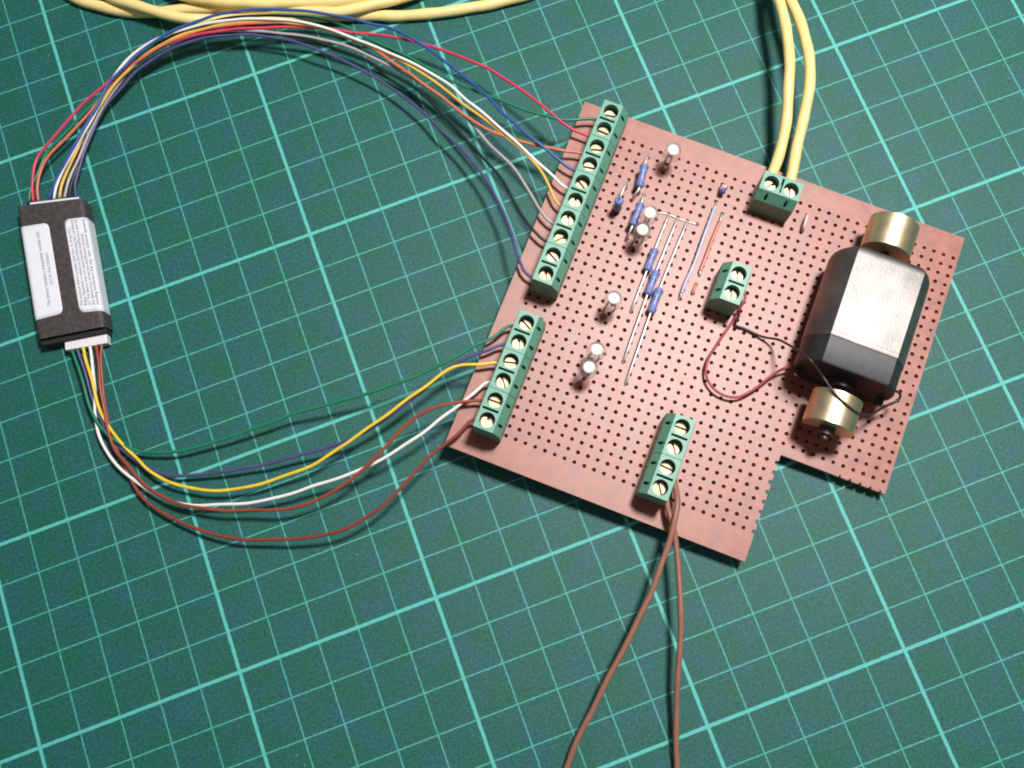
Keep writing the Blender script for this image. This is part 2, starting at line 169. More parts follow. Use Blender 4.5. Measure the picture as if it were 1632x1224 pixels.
M = dict(
    mat=mat_mat(),
    board=mat('brown_phenolic_board', (0.340, 0.086, 0.050), 0.42, detail=9.0, var=0.20, scale=2.6, bump=0.15, bscale=45, spec=0.72, rvar=0.06, col2=(0.43, 0.138, 0.092)),
    green=mat('green_nylon', (0.115, 0.335, 0.24), 0.42, var=0.06, scale=9, bump=0.10, bscale=70),
    screw=mat('nickel_screw', (0.50, 0.38, 0.26), 0.52, 1.0, var=0.16, scale=14, bump=0.2, bscale=60, rvar=0.08),
    brass=mat('brass', (0.82, 0.70, 0.46), 0.40, 1.0, var=0.06, scale=5, bump=0.05, bscale=40, rvar=0.05),
    shaft=mat('dark_steel', (0.06, 0.05, 0.045), 0.5, 0.6),
    can=mat('zinc_plated_steel', (0.255, 0.24, 0.23), 0.50, 1.0, var=0.26, scale=1.4, bump=0.14, bscale=16, rvar=0.06),
    cap=mat('black_nylon', (0.022, 0.021, 0.022), 0.45, var=0.3, bump=0.1),
    case=mat('dark_grey_sleeve', (0.052, 0.047, 0.047), 0.55, var=0.35, scale=9, bump=0.25, bscale=30, spec=0.4),
    void=mat('black_interior', (0.010, 0.010, 0.011), 0.7),
    paper=mat('white_label', (0.76, 0.77, 0.83), 0.38, var=0.03, scale=3, spec=0.5),
    ink=mat('grey_ink', (0.10, 0.09, 0.11), 0.6),
    plug=mat('white_nylon', (0.74, 0.73, 0.76), 0.45, var=0.05),
    resistor=mat('blue_resistor_lacquer', (0.17, 0.26, 0.55), 0.34, var=0.12, scale=14, bump=0.1, bscale=40),
    band_b=mat('brown_band', (0.17, 0.13, 0.30), 0.35),
    band_k=mat('black_band', (0.09, 0.12, 0.30), 0.35),
    band_r=mat('violet_band', (0.26, 0.19, 0.46), 0.35),
    lead=mat('tinned_wire', (0.86, 0.82, 0.82), 0.42, 0.75, var=0.05),
    cup=mat('cream_glint', (0.97, 0.95, 0.84), 0.5, var=0.03),  # pale cream stands in for the bright reflection inside the clear lens
    bead=mat('blue_bead_epoxy', (0.055, 0.16, 0.48), 0.3, var=0.1),
)
_b = M['board'].node_tree.nodes['Principled BSDF']
_b.inputs['Subsurface Weight'].default_value = 0.8; _b.inputs['Subsurface Radius'].default_value = (1.0, 0.35, 0.25); _b.inputs['Subsurface Scale'].default_value = 0.16
def wire_mat(name, col, rough=0.38, var=0.10): return mat(name, col, rough, var=var, scale=3.0, bump=0.06, bscale=50)
WM = dict(
    green=wire_mat('green_pvc', (0.012, 0.19, 0.105)), red=wire_mat('red_pvc', (0.62, 0.045, 0.11)),
    orange=wire_mat('orange_pvc', (0.62, 0.17, 0.085)), blue=wire_mat('blue_pvc', (0.030, 0.085, 0.30)),
    white=wire_mat('white_pvc', (0.80, 0.79, 0.77), var=0.03), yellow=wire_mat('ochre_pvc', (0.74, 0.44, 0.085)),
    grey=wire_mat('grey_pvc', (0.42, 0.36, 0.37)), black=wire_mat('black_pvc', (0.012, 0.022, 0.024)),
    purple=wire_mat('violet_pvc', (0.075, 0.068, 0.20)), yellow2=wire_mat('yellow_pvc', (0.80, 0.56, 0.045)),
    brown=wire_mat('brown_pvc', (0.29, 0.055, 0.032)), brown2=wire_mat('dark_brown_pvc', (0.25, 0.045, 0.027)),
    cable=wire_mat('pale_yellow_pvc', (0.86, 0.68, 0.28), 0.42, 0.05), pair=wire_mat('thick_brown_pvc', (0.29, 0.125, 0.085), 0.45),
    motor_black=wire_mat('thin_black_pvc', (0.030, 0.022, 0.022)), motor_red=wire_mat('thin_red_pvc', (0.33, 0.022, 0.05)),
    lavender=wire_mat('lavender_pvc', (0.52, 0.52, 0.74)), salmon=wire_mat('salmon_pvc', (0.70, 0.25, 0.17)),
    pinkwhite=wire_mat('pale_pink_pvc', (0.74, 0.58, 0.62)),
)
def clear_plastic():
    m = bpy.data.materials.new('clear_epoxy'); m.use_nodes = True; nt = m.node_tree; L = nt.links.new
    nt.nodes.remove(nt.nodes['Principled BSDF']); out = nt.nodes['Material Output']
    tr = nd(nt, 'ShaderNodeBsdfTransparent'); tr.inputs[0].default_value = (0.99, 0.965, 0.97, 1)
    df = nd(nt, 'ShaderNodeBsdfDiffuse'); df.inputs[0].default_value = (0.85, 0.82, 0.84, 1)
    gl = nd(nt, 'ShaderNodeBsdfGlossy'); gl.inputs['Roughness'].default_value = 0.08
    fr = nd(nt, 'ShaderNodeLayerWeight'); fr.inputs[0].default_value = 0.12
    n = nd(nt, 'ShaderNodeTexNoise'); n.inputs['Scale'].default_value = 12
    mr = nd(nt, 'ShaderNodeMapRange'); mr.inputs['To Min'].default_value = 0.05; mr.inputs['To Max'].default_value = 0.28; L(n.outputs['Fac'], mr.inputs['Value'])
    m1 = nd(nt, 'ShaderNodeMixShader'); L(mr.outputs[0], m1.inputs[0]); L(tr.outputs[0], m1.inputs[1]); L(df.outputs[0], m1.inputs[2])
    m2 = nd(nt, 'ShaderNodeMixShader'); L(fr.outputs['Fresnel'], m2.inputs[0]); L(m1.outputs[0], m2.inputs[1]); L(gl.outputs[0], m2.inputs[2])
    L(m2.outputs[0], out.inputs['Surface'])
    return m
M['clear'] = clear_plastic()

# ------------------------------------------------------------------ helpers
def link(name, mesh, material=None, parent=None, smooth=False):
    o = bpy.data.objects.new(name, mesh); COL.objects.link(o)
    for mm in (material if isinstance(material, (list, tuple)) else [material]):
        if mm and mm.name not in [x.name for x in mesh.materials if x]: mesh.materials.append(mm)
    if parent: o.parent = parent
    if smooth:
        for p in mesh.polygons: p.use_smooth = True
    return o
def obj(name, bm, material, parent=None, smooth=False):
    me = bpy.data.meshes.new(name); bmesh.ops.recalc_face_normals(bm, faces=bm.faces); bm.to_mesh(me); bm.free()
    return link(name, me, material, parent, smooth)
def tag(o, label, cat=None, group=None):
    o['label'] = label
    if cat: o['category'] = cat
    if group: o['group'] = group
    return o
def empty(name, matrix):
    o = bpy.data.objects.new(name, None); COL.objects.link(o); o.matrix_world = matrix; o.empty_display_size = 1
    return o
def catmull(pts, step=0.06):
    p = [Vector(q) for q in pts]; p = [p[0] * 2 - p[1]] + p + [p[-1] * 2 - p[-2]]; out = []
    for i in range(1, len(p) - 2):
        p0, p1, p2, p3 = p[i - 1:i + 3]; d = (p2 - p1).length; n = max(2, int(d / step))
        a = 0.5; t0 = 0.0; t1 = t0 + max(1e-5, (p1 - p0).length) ** a; t2 = t1 + max(1e-5, d) ** a; t3 = t2 + max(1e-5, (p3 - p2).length) ** a
        for k in range(n):
            t = t1 + (t2 - t1) * k / n
            A1 = p0 * ((t1 - t) / (t1 - t0)) + p1 * ((t - t0) / (t1 - t0)); A2 = p1 * ((t2 - t) / (t2 - t1)) + p2 * ((t - t1) / (t2 - t1)); A3 = p2 * ((t3 - t) / (t3 - t2)) + p3 * ((t - t2) / (t3 - t2))
            B1 = A1 * ((t2 - t) / (t2 - t0)) + A2 * ((t - t0) / (t2 - t0)); B2 = A2 * ((t3 - t) / (t3 - t1)) + A3 * ((t - t1) / (t3 - t1))
            out.append(B1 * ((t2 - t) / (t2 - t1)) + B2 * ((t - t1) / (t2 - t1)))
    out.append(p[-2]); return out
def relax(pts, n=3):
    for _ in range(n):
        pts = [pts[0]] + [pts[i] * 0.5 + (pts[i - 1] + pts[i + 1]) * 0.25 for i in range(1, len(pts) - 1)] + [pts[-1]]
    return pts
def add_tube(bm, pts, r, seg=10, cap=True):
    n = len(pts); tang = []
    for i in range(n):
        t = pts[min(i + 1, n - 1)] - pts[max(i - 1, 0)]; tang.append(t.normalized() if t.length > 1e-9 else Vector((0, 0, 1)))
    up = Vector((0, 0, 1)) if abs(tang[0].z) < 0.9 else Vector((1, 0, 0)); u = tang[0].cross(up).normalized(); rings = []
    for i in range(n):
        u = (u - tang[i] * u.dot(tang[i])).normalized(); v = tang[i].cross(u)
        rr = r[i] if isinstance(r, (list, tuple)) else r
        rings.append([bm.verts.new(pts[i] + (u * math.cos(2 * math.pi * k / seg) + v * math.sin(2 * math.pi * k / seg)) * rr) for k in range(seg)])
    for i in range(n - 1):
        for k in range(seg): bm.faces.new((rings[i][k], rings[i][(k + 1) % seg], rings[i + 1][(k + 1) % seg], rings[i + 1][k]))
    if cap: bm.faces.new(rings[0][::-1]); bm.faces.new(rings[-1])
    return rings
def tube_obj(name, pts, r, material, parent=None, step=0.06, sm=2, seg=10):
    bm = bmesh.new(); add_tube(bm, relax(catmull(pts, step), sm), r, seg)
    return obj(name, bm, material, parent, True)
def prism(bm, poly, axis, a0, a1):
    # extrude a 2D polygon: axis 'y' -> poly in (x,z); axis 'z' -> poly in (x,y)
    mk = (lambda q, t: (q[0], t, q[1])) if axis == 'y' else (lambda q, t: (q[0], q[1], t))
    A = [bm.verts.new(mk(q, a0)) for q in poly]; B = [bm.verts.new(mk(q, a1)) for q in poly]; n = len(poly)
    for i in range(n): bm.faces.new((A[i], A[(i + 1) % n], B[(i + 1) % n], B[i]))
    bm.faces.new(A[::-1]); bm.faces.new(B)
def box(bm, x0, x1, y0, y1, z0, z1): prism(bm, [(x0, y0), (x1, y0), (x1, y1), (x0, y1)], 'z', z0, z1)
def circ(cx, cy, r, n=16, off=0.0): return [(cx + r * math.cos(2 * math.pi * k / n + off), cy + r * math.sin(2 * math.pi * k / n + off)) for k in range(n)]
def boolean(base, cut):
    a = bpy.data.meshes.new('a'); bmesh.ops.recalc_face_normals(base, faces=base.faces); base.to_mesh(a); base.free()
    b = bpy.data.meshes.new('b'); bmesh.ops.recalc_face_normals(cut, faces=cut.faces); cut.to_mesh(b); cut.free()
    oa = bpy.data.objects.new('a', a); ob = bpy.data.objects.new('b', b); COL.objects.link(oa); COL.objects.link(ob)
    md = oa.modifiers.new('m', 'BOOLEAN'); md.operation = 'DIFFERENCE'; md.object = ob; md.solver = 'EXACT'
    dg = bpy.context.evaluated_depsgraph_get(); me = bpy.data.meshes.new_from_object(oa.evaluated_get(dg))
    bpy.data.objects.remove(oa); bpy.data.objects.remove(ob); return me

# ------------------------------------------------------------------ cutting mat
bm = bmesh.new(); box(bm, -30, 60, -50, 20, -0.3, 0.0)
o = obj('cutting_mat', bm, M['mat'])
tag(o, 'green cutting mat with a pale centimetre grid under everything', 'cutting mat')

# ------------------------------------------------------------------ circuit board
BOARD = empty('circuit_board', BM)
tag(BOARD, 'brown perforated circuit board with green screw terminals, resistors and clear lamps', 'circuit board')
T = 0.16; HR = 0.051
bm = bmesh.new(); cache = {}
def vv(x, y, z):
    k = (round(x, 4), round(y, 4), round(z, 4))
    if k not in cache: cache[k] = bm.verts.new(k)
    return cache[k]
def quad2(pts):                      # a flat patch on the top and on the bottom face
    bm.faces.new([vv(x, y, 0) for x, y in pts]); bm.faces.new([vv(x, y, -T) for x, y in reversed(pts)])
def wall(p, q): bm.faces.new([vv(*p, 0), vv(*q, 0), vv(*q, -T), vv(*p, -T)])
OCT = [(math.cos(math.radians(22.5 + 45 * k)), math.sin(math.radians(22.5 + 45 * k))) for k in range(8)]
D16 = [(math.cos(math.radians(22.5 * k)), math.sin(math.radians(22.5 * k))) for k in range(16)]
def hole_cell(a, b, mode='full'):
    cx, cy = a * P, b * P; h = P / 2; r = HR * random.uniform(0.93, 1.06)
    if random.random() < 0.03: r *= 0.72
    if mode == 'top': r *= 0.5
    ring = [(cx + r * x, cy + r * y) for x, y in D16]
    s = [(1, 0), (1, .4142), (1, 1), (.4142, 1), (0, 1), (-.4142, 1), (-1, 1), (-1, .4142), (-1, 0), (-1, -.4142), (-1, -1), (-.4142, -1), (0, -1), (.4142, -1), (1, -1), (1, -.4142)]
    sq = [(cx + h * x, cy + h * y) for x, y in s]
    ks = {'full': range(16), 'left': range(4, 12), 'top': range(0, 8)}[mode]
    for k in ks:
        j = (k + 1) % 16
        if mode == 'full':       # a punched bore; its inner ledge is added to catch light in the hole
            bm.faces.new([vv(*p, 0) for p in (sq[k], sq[j], ring[j], ring[k])])
            mk = lambda q, s, z: vv(cx + (q[0] - cx) * s, cy + (q[1] - cy) * s, z)
            bm.faces.new((vv(*ring[k], 0), vv(*ring[j], 0), mk(ring[j], .86, -.085), mk(ring[k], .86, -.085)))
            bm.faces.new((mk(ring[k], .86, -.085), mk(ring[j], .86, -.085), mk(ring[j], .42, -.105), mk(ring[k], .42, -.105)))
            bm.faces.new((mk(ring[k], .42, -.105), mk(ring[j], .42, -.105), mk(ring[j], .42, -T), mk(ring[k], .42, -T)))
            bm.faces.new((mk(ring[k], .42, -T), mk(ring[j], .42, -T), vv(*sq[j], -T), vv(*sq[k], -T)))
        else:
            quad2([sq[k], sq[j], ring[j], ring[k]]); wall(ring[j], ring[k])
    e = 0.03
    if mode == 'left':
        for p, q in ((ring[4], sq[4]), (sq[12], ring[12])):
            p2, q2 = (p[0] + e, p[1]), (q[0] + e, q[1]); quad2([p, p2, q2, q]); wall(p2, q2)
        wall(ring[4], (ring[4][0] + e, ring[4][1])); wall((ring[12][0] + e, ring[12][1]), ring[12])
    if mode == 'top':
        for p, q in ((sq[0], ring[0]), (ring[8], sq[8])):
            p2, q2 = (p[0], p[1] - e), (q[0], q[1] - e); quad2([p, q, q2, p2]); wall(p2, q2)
        wall((ring[0][0], ring[0][1] - e), ring[0]); wall(ring[8], (ring[8][0], ring[8][1] - e))
A0, A1, B0, B1 = -3, 35, 0, 33
for a in range(A0, A1 + 1):
    for b in range(B0, B1 + 1):
        if a > 25 and b < 8: continue
        if a == 25 and b == 8:
            x, y, e = a * P, b * P, 0.03
            quad2([(x - P / 2, y - P / 2), (x + e, y - P / 2), (x + e, y + P / 2), (x - P / 2, y + P / 2)]); quad2([(x + e, y - e), (x + P / 2, y - e), (x + P / 2, y + P / 2), (x + e, y + P / 2)])
            wall((x + e, y - P / 2), (x + e, y - e)); wall((x + e, y - e), (x + P / 2, y - e))
        elif b == 8 and 25 < a < 31:
            x, y, e = a * P, b * P, 0.03; quad2([(x - P / 2, y - e), (x + P / 2, y - e), (x + P / 2, y + P / 2), (x - P / 2, y + P / 2)]); wall((x - P / 2, y - e), (x + P / 2, y - e))
        elif a == 25 and b < 8: hole_cell(a, b, 'left')
        elif b == 8 and a > 25: hole_cell(a, b, 'top')
        else: hole_cell(a, b)
def strip(x0, x1, y0, y1, nx, ny, walls):
    # plain margin, split so that its vertices meet the cells' vertices
    xs = [x0 + (x1 - x0) * i / nx for i in range(nx + 1)]; ys = [y0 + (y1 - y0) * i / ny for i in range(ny + 1)]
    for i in range(nx):
        for j in range(ny): quad2([(xs[i], ys[j]), (xs[i + 1], ys[j]), (xs[i + 1], ys[j + 1]), (xs[i], ys[j + 1])])
    if 'l' in walls: wall((x0, y1), (x0, y0))
    if 'r' in walls: wall((x1, y0), (x1, y1))
    if 't' in walls: wall((x1, y1), (x0, y1))
    if 'b' in walls: wall((x0, y0), (x1, y0))
h = 0.5
L_, R_, T_, B_ = -5.15 * P, 35.5 * P, 35.45 * P, -2.95 * P
strip(L_, (A0 - h) * P, (B0 - h) * P, (B1 + h) * P, 1, 1, 'l')
strip(L_, R_, (B1 + h) * P, T_, 1, 1, 'lrt')
strip(L_, 25.0 * P + 0.03, B_, (B0 - h) * P, 1, 1, 'lrb')
for b in range(8, B1 + 1): wall((R_, (b - h if b > 8 else b) * P), (R_, (b + h) * P))
o = obj('perforated_board', bm, M['board'], BOARD)
tag(o, 'brown board full of small holes with a step cut from one corner')

# --- screw terminals: profile x>0 is the side the wires enter
def terminal_mesh(nscrew):
    base = bmesh.new(); cut = bmesh.new()
    for u in range(nscrew // 2):
        y0 = (u * 4) * P - 0.002; e = 0.006
        prof = [(-0.42, 0.0), (0.272, 0.0), (0.272, 0.985), (0.257, 1.0), (-0.235, 1.0), (-0.41, 0.70), (-0.42, 0.66)]
        prism(base, prof, 'y', y0 + e, y0 + 4 * P - e)
        if u: prism(base, [(q[0] * 0.985, q[1] * 0.985 + 0.001) for q in prof], 'y', y0 - e - 0.01, y0 + e + 0.01)
        for s in (1, 3):
            c = y0 + s * P
            prism(cut, circ(0, c, 0.186, 28), 'z', 0.45, 1.2)
            prism(cut, [(-0.325 + 0.060 * math.cos(k * PI / 6), c + 0.042 * math.sin(k * PI / 6)) for k in range(12)], 'z', 0.50, 1.2)
            box(cut, 0.02, 0.6, c - 0.17, c + 0.17, 0.12, 0.50)
        box(cut, -0.185, 0.215, y0 + 2 * P - 0.030, y0 + 2 * P + 0.030, 0.75, 1.2)
    me = boolean(base, cut); return me
def screw_mesh():
    bm = bmesh.new(); r = 0.170; w = 0.034; n = 14
    for sgn in (1, -1):
        a0 = math.asin(w / r); pts = [(r * math.cos(a0 + (math.pi - 2 * a0) * k / n), sgn * r * math.sin(a0 + (math.pi - 2 * a0) * k / n)) for k in range(n + 1)]
        if sgn < 0: pts = pts[::-1]
        ins = [(x * 0.90, (y - sgn * w) * 0.90 + sgn * w) for x, y in pts]
        A = [bm.verts.new((x, y, -0.10)) for x, y in pts]; Bv = [bm.verts.new((x, y, -0.018)) for x, y in pts]; Cv = [bm.verts.new((x, y, 0.0)) for x, y in ins]
        m_ = len(pts)
        for k in range(m_):
            j = (k + 1) % m_; bm.faces.new((A[k], A[j], Bv[j], Bv[k])); bm.faces.new((Bv[k], Bv[j], Cv[j], Cv[k]))
        bm.faces.new(Cv)
    prism(bm, circ(0, 0, r * 0.99, 20), 'z', -0.16, -0.085)
    me = bpy.data.meshes.new('screw'); bmesh.ops.recalc_face_normals(bm, faces=bm.faces); bm.to_mesh(me); bm.free(); me.materials.append(M['screw']); return me
SCREW = screw_mesh()
def bevel(o, w=0.012, seg=2):
    md = o.modifiers.new('bevel', 'BEVEL'); md.width = w; md.segments = seg; md.limit_method = 'ANGLE'; md.angle_limit = math.radians(40)
IMG_ROT = 0.3728       # angle of the picture's horizontal in board coordinates
def terminal(a, b, rot, n, angles, label):
    me = terminal_mesh(n); o = link('terminal_block', me, M['green'], BOARD)
    o.matrix_parent_inverse = Matrix(); o.location = (a * P, b * P, 0.004); o.rotation_euler = (0, 0, rot); tag(o, label)
    for i in range(n):
        s = bpy.data.objects.new('screw', SCREW); COL.objects.link(s); s.parent = o
        s.location = (0, (2 * i + 1) * P, 0.765 + random.uniform(-0.035, 0.025)); s.rotation_euler = (random.uniform(-.05, .05), random.uniform(-.05, .05), math.radians(angles[i]) + IMG_ROT - rot)
    # solder pins below the board
    for i in range(n):
        bm = bmesh.new(); prism(bm, circ(-0.02, (2 * i + 1) * P, 0.04, 8), 'z', -T - 0.10, 0.02); obj('solder_pin', bm, M['lead'], o)
    return o
# block of ten on the left edge: wires enter from the left (-x)
terminal(-1.93, 34.35, PI, 10, [-10, -25, -5, -10, -55, 80, 85, 25, -50, 85], 'longest green screw terminal strip, ten screws, upper left board edge')
terminal(-1.9, 11.13, PI, 6, [-50, 85, -5, -75, -20, 72], 'green screw terminal strip with six screws at the lower left board edge')
terminal(15.05, -0.9, 0.0, 4, [100, -25, -80, -20][::1], 'green screw terminal strip with four screws near the bottom edge')
terminal(15.2, 19.05, 0.0, 2, [82, 82], 'two-screw green terminal in the middle of the board beside the motor')
terminal(18.2, 32.0, PI / 2, 2, [80, 30], 'two-screw green terminal at the top edge holding the yellow leads')

# --- resistors
def resistor_body(L, R, bands):
    prof = [(-.5, .12), (-.49, .55), (-.45, .9), (-.38, 1.05), (-.30, 1.02), (-.24, .86), (-.16, .84), (-.12, .84), (-.06, .84), (-.02, .84), (.04, .84), (.08, .84), (.16, .84), (.20, .84), (.25, .88), (.31, 1.02), (.38, 1.05), (.45, .9), (.49, .55), (.5, .12)]
    bm = bmesh.new(); seg = 18; rings = []
    for t, r in prof: rings.append([bm.verts.new((r * R * math.cos(2 * PI * k / seg), r * R * math.sin(2 * PI * k / seg), t * L)) for k in range(seg)])
    band_at = {3: 1, 7: 2, 9: 1, 11: 3, 15: 1}
    for i in range(len(prof) - 1):
        for k in range(seg):
            f = bm.faces.new((rings[i][k], rings[i][(k + 1) % seg], rings[i + 1][(k + 1) % seg], rings[i + 1][k])); f.material_index = band_at.get(i, 0); f.smooth = True
    bm.faces.new(rings[0][::-1]); bm.faces.new(rings[-1])
    me = bpy.data.meshes.new('resistor'); bm.to_mesh(me); bm.free()
    for k in ('resistor', 'band_b', 'band_k', 'band_r'): me.materials.append(M[k])
    return me
RES = resistor_body(0.60, 0.112, None)
def resistor(pts, label):
    h0, b0, b1, h1 = [Vector(p) for p in pts]
    d = (b1 - b0); c = (b0 + b1) / 2; q = d.to_track_quat('Z', 'X')
    o = bpy.data.objects.new('resistor', RES); COL.objects.link(o); o.parent = BOARD; o.location = c; o.rotation_euler = q.to_euler(); o.scale = (1, 1, d.length / 0.60)
    tag(o, label)
    inv = Matrix.LocRotScale(c, q, Vector((1, 1, d.length / 0.60))).inverted()
    for e, hh in ((b0, h0), (b1, h1)):
        dirv = (e - c).normalized(); flat = Vector((hh.x, hh.y, max(e.z * 0.75, 0.12)))
        mid = hh + (e - hh).normalized() * 0.10; mid.z = max(mid.z, 0.06)
        pth = [e - dirv * 0.02, e + dirv * 0.05, e.lerp(Vector((hh.x, hh.y, e.z * 0.8)), 0.85), Vector((hh.x, hh.y, e.z * 0.35)), Vector((hh.x, hh.y, -0.1))]
        p2 = [inv @ p for p in relax(catmull(pth, 0.05), 2)]
        bm = bmesh.new(); 
        # radius in the stretched frame stays close to round because leads run along the body
        add_tube(bm, p2, 0.029, 8); obj('lead', bm, M['lead'], o, True)
    return o
resistor(LAY['r1'], 'short blue resistor next to the topmost clear lamp')
resistor(LAY['r3'], 'blue resistor partly hidden behind a pair of clear lamps')
resistor(LAY['r4'], 'uppermost of the three blue resistors on long bare leads')
resistor(LAY['r5'], 'middle of the three blue resistors on long bare leads')
resistor(LAY['r6'], 'lowest of the three blue resistors on long bare leads')
# the one that stands on end
c = Vector(LAY['r2'][0]); hl = Vector(LAY['r2'][1])
o = bpy.data.objects.new('resistor', RES); COL.objects.link(o); o.parent = BOARD
c = Vector((c.x, c.y, 0.40))
o.location = c; o.scale = (1, 1, 1.0); tag(o, 'blue resistor standing on end beside the long terminal strip')
for pth in ([(0, 0, 0.28), (0, 0, 0.37), ((hl.x - c.x) * 0.45, (hl.y - c.y) * 0.45, 0.42), ((hl.x - c.x) * 0.9, (hl.y - c.y) * 0.9, 0.25), (hl.x - c.x, hl.y - c.y, -0.05), (hl.x - c.x, hl.y - c.y, -0.5)], [(0, 0, -0.28), (0, 0, -0.35), (0, 0, -0.5)]):
    bm = bmesh.new(); add_tube(bm, relax(catmull(pth, 0.04), 2), 0.029, 8); obj('lead', bm, M['lead'], o, True)

# --- clear lamps
def led_mesh():
    prof = [(0.0, 0.17), (0.195, 0.17), (0.222, 0.20), (0.222, 0.23), (0.205, 0.24), (0.203, 0.42)] + [(0.203 * math.cos(math.radians(t)), 0.42 + 0.203 * math.sin(math.radians(t))) for t in range(12, 90, 13)] + [(0.0, 0.623)]
    bm = bmesh.new(); seg = 28; rings = []
    for r, z in prof:
        rings.append([bm.verts.new((0, 0, z))] if r == 0 else [bm.verts.new((r * math.cos(2 * PI * k / seg), r * math.sin(2 * PI * k / seg), z)) for k in range(seg)])
    for i in range(len(rings) - 1):
        A, Bv = rings[i], rings[i + 1]
        for k in range(seg):
            j = (k + 1) % seg
            if len(A) == 1: bm.faces.new((A[0], Bv[j], Bv[k]))
            elif len(Bv) == 1: bm.faces.new((A[k], A[j], Bv[0]))
            else: bm.faces.new((A[k], A[j], Bv[j], Bv[k]))
    me = bpy.data.meshes.new('clear_lamp'); bmesh.ops.recalc_face_normals(bm, faces=bm.faces); bm.to_mesh(me); bm.free(); me.materials.append(M['clear'])
    for p in me.polygons: p.use_smooth = True
    return me
def cup_mesh():
    bm = bmesh.new(); seg = 20; prof = [(0.04, 0.20), (0.075, 0.23), (0.095, 0.29), (0.138, 0.40), (0.146, 0.45), (0.13, 0.48), (0.08, 0.47)]
    rings = [[bm.verts.new((r * math.cos(2 * PI * k / seg), r * math.sin(2 * PI * k / seg), z)) for k in range(seg)] for r, z in prof]
    for i in range(len(rings) - 1):
        for k in range(seg): bm.faces.new((rings[i][k], rings[i][(k + 1) % seg], rings[i + 1][(k + 1) % seg], rings[i + 1][k]))
    bm.faces.new(rings[0][::-1]); bm.faces.new(rings[-1])
    me = bpy.data.meshes.new('glint_cup'); bm.to_mesh(me); bm.free(); me.materials.append(M['cup'])
    for p in me.polygons: p.use_smooth = True
    return me
LEDM, CUPM = led_mesh(), cup_mesh()
led_labels = ['topmost clear lamp standing alone near the top edge', 'upper clear lamp of the pair beside the blue resistor', 'lower clear lamp of the pair beside the blue resistor', 'clear lamp standing alone in the middle of the column', 'upper clear lamp of the lowest pair', 'lower clear lamp of the lowest pair, bottom of the column']
for p, lb in zip(LAY['leds'], led_labels):
    o = bpy.data.objects.new('clear_lamp', LEDM); COL.objects.link(o); o.parent = BOARD
    o.location = (p[0], p[1], 0.42); o.rotation_euler = (random.uniform(-.07, .07), random.uniform(-.07, .07), random.uniform(0, 6)); tag(o, lb)
    q = bpy.data.objects.new('glint_cup', CUPM); COL.objects.link(q); q.parent = o
    for s in (-1, 1):
        bm = bmesh.new(); add_tube(bm, [Vector((s * 0.09, 0, 0.2)), Vector((s * 0.10, 0, -0.05)), Vector((s * 0.125, 0, -0.2)), Vector((s * 0.127, 0, -0.55))], 0.025, 8); obj('lead', bm, M['lead'], o, True)

# --- links and small parts soldered to the board
def jumper(pts, r, m_, label, name='jumper_wire', bare=None):
    o = tube_obj(name, pts, r, m_, BOARD, 0.05, 2, 10); tag(o, label); return o
o = jumper([LAY['j_blue'][1]] + LAY['j_blue'][2:-1], 0.038, WM['lavender'], 'pale blue insulated link wire running down the board')
for e, q in ((LAY['j_blue'][0], LAY['j_blue'][1]), (LAY['j_blue'][-1], LAY['j_blue'][-2])):
    bm = bmesh.new(); add_tube(bm, relax(catmull([(e[0], e[1], -.1), (e[0], e[1], .06), q], 0.04), 2), 0.024, 8); obj('bare_end', bm, M['lead'], o, True)
o = jumper([LAY['j_orange'][1]] + LAY['j_orange'][2:-1], 0.040, WM['salmon'], 'long salmon insulated link wire beside the pale blue one')
for e, q in ((LAY['j_orange'][0], LAY['j_orange'][1]), (LAY['j_orange'][-1], LAY['j_orange'][-2])):
    bm = bmesh.new(); add_tube(bm, relax(catmull([(e[0], e[1], -.1), (e[0], e[1], .06), q], 0.04), 2), 0.024, 8); obj('bare_end', bm, M['lead'], o, True)
jumper([(LAY['j_small'][0][0], LAY['j_small'][0][1], -.1)] + LAY['j_small'] + [(LAY['j_small'][-1][0], LAY['j_small'][-1][1], -.1)], 0.040, WM['salmon'], 'very short salmon link below the long salmon wire')
jumper([(LAY['j_white'][0][0], LAY['j_white'][0][1], -.1)] + LAY['j_white'] + [(LAY['j_white'][-1][0], LAY['j_white'][-1][1], -.1)], 0.036, WM['pinkwhite'], 'short pale link wire right of the yellow lead terminal')
jumper(LAY['link'], 0.013, M['lead'], 'thin bare wire joining the tops of three resistor leads')
# little blue bead on two legs
c = Vector(LAY['bead'][0]); bm = bmesh.new(); bmesh.ops.create_uvsphere(bm, u_segments=16, v_segments=10, radius=0.085)
for v in bm.verts: v.co = Vector((v.co.x, v.co.y * 0.8, v.co.z * 1.5))
o = obj('bead_capacitor', bm, M['bead'], BOARD, True); o.location = c; tag(o, 'tiny blue bead component left of the yellow lead terminal')
for dx in (0.03, -0.03):
    bm = bmesh.new(); add_tube(bm, relax(catmull([(0, 0, 0.1), (dx * 1.2, 0.07, 0.2), (dx * 2.5, 0.16, 0.05), (dx * 2.5, 0.18, -0.3)], 0.04), 2), 0.022, 8); obj('lead', bm, M['lead'], o, True)

